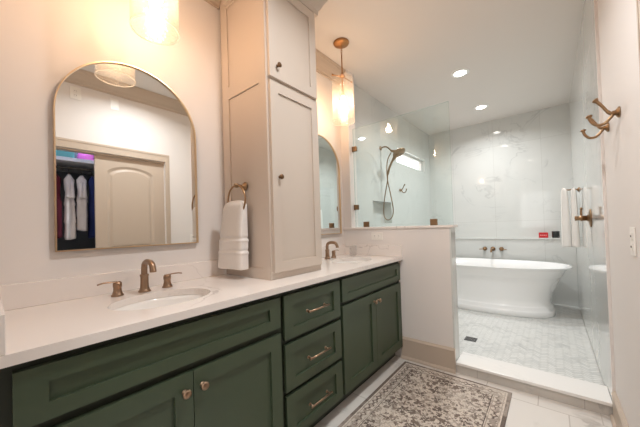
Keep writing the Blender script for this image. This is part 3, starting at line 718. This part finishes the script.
# floor drain
fd = MB(); dx, dy = 1.015, 3.12
fd.prism(rect(dx-.052,dx+.052,dy-.052,dy+.052), [rect(dx-.044+.0125*i, dx-.044+.0125*i+.0035, dy-.040, dy+.040) for i in range(7)], .0225, .0255, 'z')
fdo = tag(fd.build('shower_drain', DARKM), 'square dark metal drain grate in the herringbone shower floor', 'drain')

# ------------------------------------------------------------------ plates and small things
def plate(name, o, u, v, n, wd, ht, label, kind, group='wall plates'):
    """plate centred at o on a wall; u across, v up, n outward"""
    o, u, v, n = Vector(o), Vector(u), Vector(v), Vector(n)
    t = thing(name, label, 'outlet' if kind == 'outlet' else 'wall plate', o, group)
    def bx(mb, cu, cv, hu, hv, d0, d1):
        P = [o+u*(cu+su*hu)+v*(cv+sv*hv)+n*d for su in (-1,1) for sv in (-1,1) for d in (d0,d1)]
        mb.box(min(p.x for p in P), max(p.x for p in P), min(p.y for p in P), max(p.y for p in P), min(p.z for p in P), max(p.z for p in P), .0012); return mb
    bx(MB(), 0, 0, wd/2, ht/2, .0005, .006).build('cover_plate', PLAST, t)
    if kind == 'outlet':
        long_u = wd > ht
        for s in (-1, 1):
            cu, cv = (s*.022, 0) if long_u else (0, s*.022)
            bx(MB(), cu, cv, .015, .015, .006, .0085).build('receptacle', PLAST, t)
            rc_ = t.children[-1]; sl = MB()
            for k in (-1, 1): bx(sl, cu+(0 if long_u else k*.006), cv+(k*.006 if long_u else 0), .004 if long_u else .0014, .0014 if long_u else .004, .0084, .0089)
            sl.build('slot', SLOT, rc_)
    else:
        bx(MB(), 0, 0, .017, .034, .006, .0085).build('rocker', PLAST, t)
    return t
plate('outlet_plate', (.388, YH-.0003, 1.095), (1,0,0), (0,0,1), (0,-1,0), .118, .072, 'white outlet plate on half wall above the counter side splash', 'outlet')
plate('outlet_plate', (RP, 1.722, 1.100), (0,1,0), (0,0,1), (-1,0,0), .072, .118, 'white outlet plate low on right wall at the right photo edge', 'outlet')
plate('outlet_plate', (RP, .585, 2.600), (0,1,0), (0,0,1), (-1,0,0), .085, .125, 'white outlet plate high on wall above closet, left one in the mirror', 'outlet')
plate('blank_plate', (RP, .905, 2.590), (0,1,0), (0,0,1), (-1,0,0), .075, .120, 'white rocker plate high on wall above closet door in the mirror', 'blank')
cu = MB().lathe([(.0001,0),(.031,0),(.033,.004),(.037,.105),(.0355,.105),(.031,.010),(.0001,.009)], (.212,2.245,CT+.0005), (0,0,1), 28, cap=False)
tag(cu.build('tumbler', CUPG), 'clear glass tumbler on counter behind the farther sink', 'cup')

# ------------------------------------------------------------------ closet contents (seen in the mirror)
def garment(name, yc, xc, w, z1, z0, m, label, rot=0.0, ruffle=.012, seed=0, sleeve=True, flare=1.25):
    t = thing(name, label, 'garment', (xc, yc, z0), 'clothes in the closet')
    rnd = random.Random(seed); ph = [rnd.uniform(0,6) for _ in range(4)]; n = 40; rows = 26; rings = []
    c, s = math.cos(rot), math.sin(rot)
    for i in range(rows+1):
        q = i/rows; z = z1 + (z0-z1)*q
        if q < .08: hw = w*(.16+.34*q/.08)
        else: hw = w*(.5 - .10*math.sin(min(1,(q-.08)/.4)*PI) + (flare-1)*.5*max(0,(q-.4)/.6))
        dp = .03 + .05*q
        hw *= 1 + (.16*((q*4) % 1) if ruffle > .012 else 0)
        amp = ruffle*(.3+1.2*q) + (.012 if int(q*7) % 2 else 0)*(ruffle/.012)*.5
        rg = []
        for k in range(n):
            a = 2*PI*k/n; lx = hw*math.cos(a); ly = dp*math.sin(a) + amp*math.sin(lx*70+ph[0]+q*2)
            zz = z + .006*math.sin(lx*60+ph[1])*q
            rg.append((xc + ly*c + lx*s, yc + lx*c - ly*s, zz))
        rings.append(rg)
    MB().loft(rings).build('body', m, t)
    if sleeve:
        for sd in (-1, 1):
            a = Vector((xc+sd*w*.24*s, yc+sd*w*.24*c, z1-.06)); e = a + Vector((-.07, -sd*w*.06, -.20))
            MB().tube(bez([a, a+Vector((-.04,-sd*w*.04,-.06)), e], 6), [w*k for k in (.14,.15,.16,.17,.18,.19,.20,.20,.21,.22,.23,.25,.22)], 14).build('sleeve', m, t)
    hk = MB().tube(bez([(xc,yc,z1-.005),(xc,yc,z1+.03),(xc+.012,yc,z1+.05),(xc+.002,yc,z1+.065),(xc-.012,yc,z1+.055)], 5), .0022, 8)
    hk.tube([(xc-.0*s, yc-w*.36, z1-.045),(xc,yc,z1-.004),(xc,yc+w*.36,z1-.045)], .003, 8)
    hk.build('hanger', SLOT, t)
RZ = 1.925
garment('dress', .476, 2.36, .10, RZ-.075, 1.17, MAROON, 'maroon dress hanging at the left end of the closet rod', seed=1, sleeve=False, flare=1.05)
garment('blouse', .588, 2.36, .086, RZ-.075, 1.15, WHITEF, 'white ruffled blouse hanging beside the maroon dress in the closet', seed=2, ruffle=.016, flare=1.0)
garment('dress', .692, 2.36, .086, RZ-.075, 1.24, WHITEF, 'white ruffled dress hanging next to the navy clothes in the closet', seed=3, ruffle=.014, flare=1.0)
garment('dress', .784, 2.36, .066, RZ-.075, 1.16, NAVY, 'navy dress hanging right of the white dress by the closet door', seed=4, sleeve=False, flare=1.05)
tag(MB().tube([(2.36,-.299,RZ),(2.36,1.999,RZ)], .014, 16).build('closet_rod', DARKM), 'round metal rod carrying clothes under the closet shelf', 'rod')
tag(MB().box(2.22, 2.949, -.299, 1.999, 1.975, 2.012, .002).build('closet_shelf', SHELFW), 'white shelf above the hanging clothes in the closet', 'shelf')
bn = thing('storage_bin', 'teal storage bin on the closet shelf left of the pink bag', 'bin', (2.40,.545,2.0125), 'things on the closet shelf')
MB().prism([(.38,2.0125),(.625,2.0125),(.64,2.19),(.365,2.19)], [], 2.30, 2.55, 'x').bevel_all(.006).build('body', TEAL, bn)
MB().box(2.29, 2.56, .36, .645, 2.1905, 2.21, .005).build('lid', TEAL, bn)
pk = MB(); pts = []
for i in range(9):
    q = i/8; z = 2.013+.18*q; k = math.sqrt(max(.02, 1-(q*1.0)**2.2))
    pts.append([(2.42+.10*k*math.cos(2*PI*j/24), .765+.10*k*math.sin(2*PI*j/24)*(1+.08*math.sin(j*2)), z) for j in range(24)])
pk.loft(pts); tag(pk.build('gift_bag', PINK), 'soft pink bag on the closet shelf beside the teal bin', 'bag', 'things on the closet shelf')

cp = thing('closet_fill_light', 'unseen white flush light added to brighten the closet', 'ceiling light', (2.42, .60, 2.5))  # invented lamp out of view, added to brighten the clothes with cool light
MB().lathe([(.0001,-.045),(.10,-.045),(.14,-.03),(.15,-.0005),(.0001,-.0005)], (2.42,.60,2.5), (0,0,1), 32, cap=False).build('diffuser', emission('closet fill glow', (205,222,255), 45), cp)
# ------------------------------------------------------------------ rug
def rug():
    X0, X1, Y0, Y1, Z = .655, 1.427, .98, 2.331, .008
    cs_ = .0052; nx = int((X1-X0)/cs_); ny = int((Y1-Y0)/cs_)
    u = (np.arange(nx)+.5)*(X1-X0)/nx; v = (np.arange(ny)+.5)*(Y1-Y0)/ny
    U, V = np.meshgrid(u, v, indexing='ij'); Wd, Ln = X1-X0, Y1-Y0
    e = np.minimum(np.minimum(U, Wd-U), np.minimum(V, Ln-V))
    rng = np.random.default_rng(5)
    def noise(sc, seed):
        r = np.random.default_rng(seed); g = r.random((64,64)); a, b = U/sc, V/sc
        i, j = a.astype(int), b.astype(int); fa, fb = a-i, b-j; fa = fa*fa*(3-2*fa); fb = fb*fb*(3-2*fb)
        G = lambda p, q: g[p % 64, q % 64]
        return (G(i,j)*(1-fa)+G(i+1,j)*fa)*(1-fb) + (G(i,j+1)*(1-fa)+G(i+1,j+1)*fa)*fb
    def flowers(px, ox, oy, seed, r0, petals, stag=True):
        out = np.zeros_like(U); r = np.random.default_rng(seed)
        for a in range(-1, int(Wd/px)+2):
            for b in range(-1, int(Ln/px)+2):
                cx = ox+(a+(.5 if (stag and b % 2) else 0))*px + r.normal(0,px*.07); cy = oy+b*px + r.normal(0,px*.07); rr = r0*r.uniform(.75,1.25); ph = r.uniform(0,6)
                dx, dy = U-cx, V-cy; d = np.hypot(dx,dy); msk = d < rr*1.6
                if not msk.any(): continue
                th = np.arctan2(dy,dx); k = rr*(.72+.28*np.cos(petals*th+ph))
                f = ((d < k) & (d > k*.42)) | (d < rr*.18)
                out = np.where(msk & f, 1, out)
        return out
    beige = np.array([200,189,177])/255; taupe = np.array([116,102,94])/255; dark = np.array([92,80,74])/255; grey = np.array([158,146,136])/255
    big = flowers(.118, .03, .02, 1, .044, 6); sm = flowers(.059, .06, .05, 2, .017, 4)
    vine = (np.abs(np.sin((U+V)*53+3*noise(.07,3))*np.sin((U-V)*53+3*noise(.07,4))) < .12)
    leaf = noise(.016, 5)*.6+noise(.03,6)*.4
    col = np.ones(U.shape+(3,))*beige
    col[vine] = grey*.95
    col[leaf > .62] = grey
    col[(leaf > .60) & (noise(.05,7) > .5)] = taupe
    col[sm > 0] = taupe; col[big > 0] = dark*.6+taupe*.4
    col[(big > 0) & (leaf > .58)] = beige
    # border
    s = np.where(np.minimum(U, Wd-U) < np.minimum(V, Ln-V), V, U)
    bd = e < .105
    bb = np.ones(U.shape+(3,))*beige
    mot = np.abs(((s/.052) % 1)-.5); mid = np.abs(e-.062)
    bb[(mot*.052*1.0 + mid) < .024] = taupe
    bb[(mot*.052 + mid) < .011] = beige
    bb[((.5-mot)*.052 + mid) < .010] = dark
    bb[(leaf > .60)] = grey
    col = np.where(bd[...,None], bb, col)
    for lo, hi, c in ((.098,.106,dark),(.090,.096,grey),(.030,.036,grey),(.022,.028,beige*1.04),(0,.020,taupe*.95)):
        k = (e >= lo) & (e < hi); col[k] = c
    wear = noise(.11,8)*.6+noise(.025,9)*.4
    k = np.clip((wear-.50)*2.0, 0, .55)[...,None]
    col = col*(1-k) + (beige*.98)*k
    col *= (.93+.14*rng.random(U.shape))[...,None]
    col = np.clip(col, 0, 1)
    linc = np.where(col <= .04045, col/12.92, ((col+.055)/1.055)**2.4)
    bm = bmesh.new()
    grid = [[bm.verts.new((X0+(X1-X0)*i/nx, Y0+(Y1-Y0)*j/ny, Z)) for j in range(ny+1)] for i in range(nx+1)]
    for i in range(nx):
        for j in range(ny): bm.faces.new((grid[i][j], grid[i+1][j], grid[i+1][j+1], grid[i][j+1]))
    cl = bm.loops.layers.float_color.new('weave'); bm.faces.ensure_lookup_table()
    flat = linc.reshape(-1,3)
    for k, f in enumerate(bm.faces):
        c = (*flat[k], 1)
        for l in f.loops: l[cl] = c
    # edges and underside
    def wallq(a, b): 
        p = [a.co, b.co]; q = [bm.verts.new((c.x, c.y, .001)) for c in p]
        f = bm.faces.new((a, b, q[1], q[0]))
        for l in f.loops: l[cl] = (.16,.13,.11,1)
    for i in range(nx): wallq(grid[i][0], grid[i+1][0]); wallq(grid[i+1][ny], grid[i][ny])
    for j in range(ny): wallq(grid[0][j+1], grid[0][j]); wallq(grid[nx][j], grid[nx][j+1])
    mm = bpy.data.materials.new('woven rug'); mm.use_nodes = True; nt = mm.node_tree; b = nt.nodes['Principled BSDF']
    at = nt.nodes.new('ShaderNodeVertexColor'); at.layer_name = 'weave'; nt.links.new(at.outputs[0], b.inputs['Base Color']); b.inputs['Roughness'].default_value = .95
    n2 = nt.nodes.new('ShaderNodeTexNoise'); n2.inputs['Scale'].default_value = 300; tc = nt.nodes.new('ShaderNodeTexCoord'); nt.links.new(tc.outputs['Object'], n2.inputs['Vector'])
    bp = nt.nodes.new('ShaderNodeBump'); bp.inputs['Strength'].default_value = .4; bp.inputs['Distance'].default_value = .003; nt.links.new(n2.outputs['Fac'], bp.inputs['Height']); nt.links.new(bp.outputs[0], b.inputs['Normal'])
    me = bpy.data.meshes.new('rug'); off = Vector(((X0+X1)/2,(Y0+Y1)/2,.001))
    for vv in bm.verts: vv.co -= off
    bm.to_mesh(me); bm.free(); me.materials.append(mm)
    o = bpy.data.objects.new('rug', me); C.objects.link(o); o.location = off
    tag(o, 'beige and taupe floral bordered rug on the marble floor by vanity', 'rug')
rug()
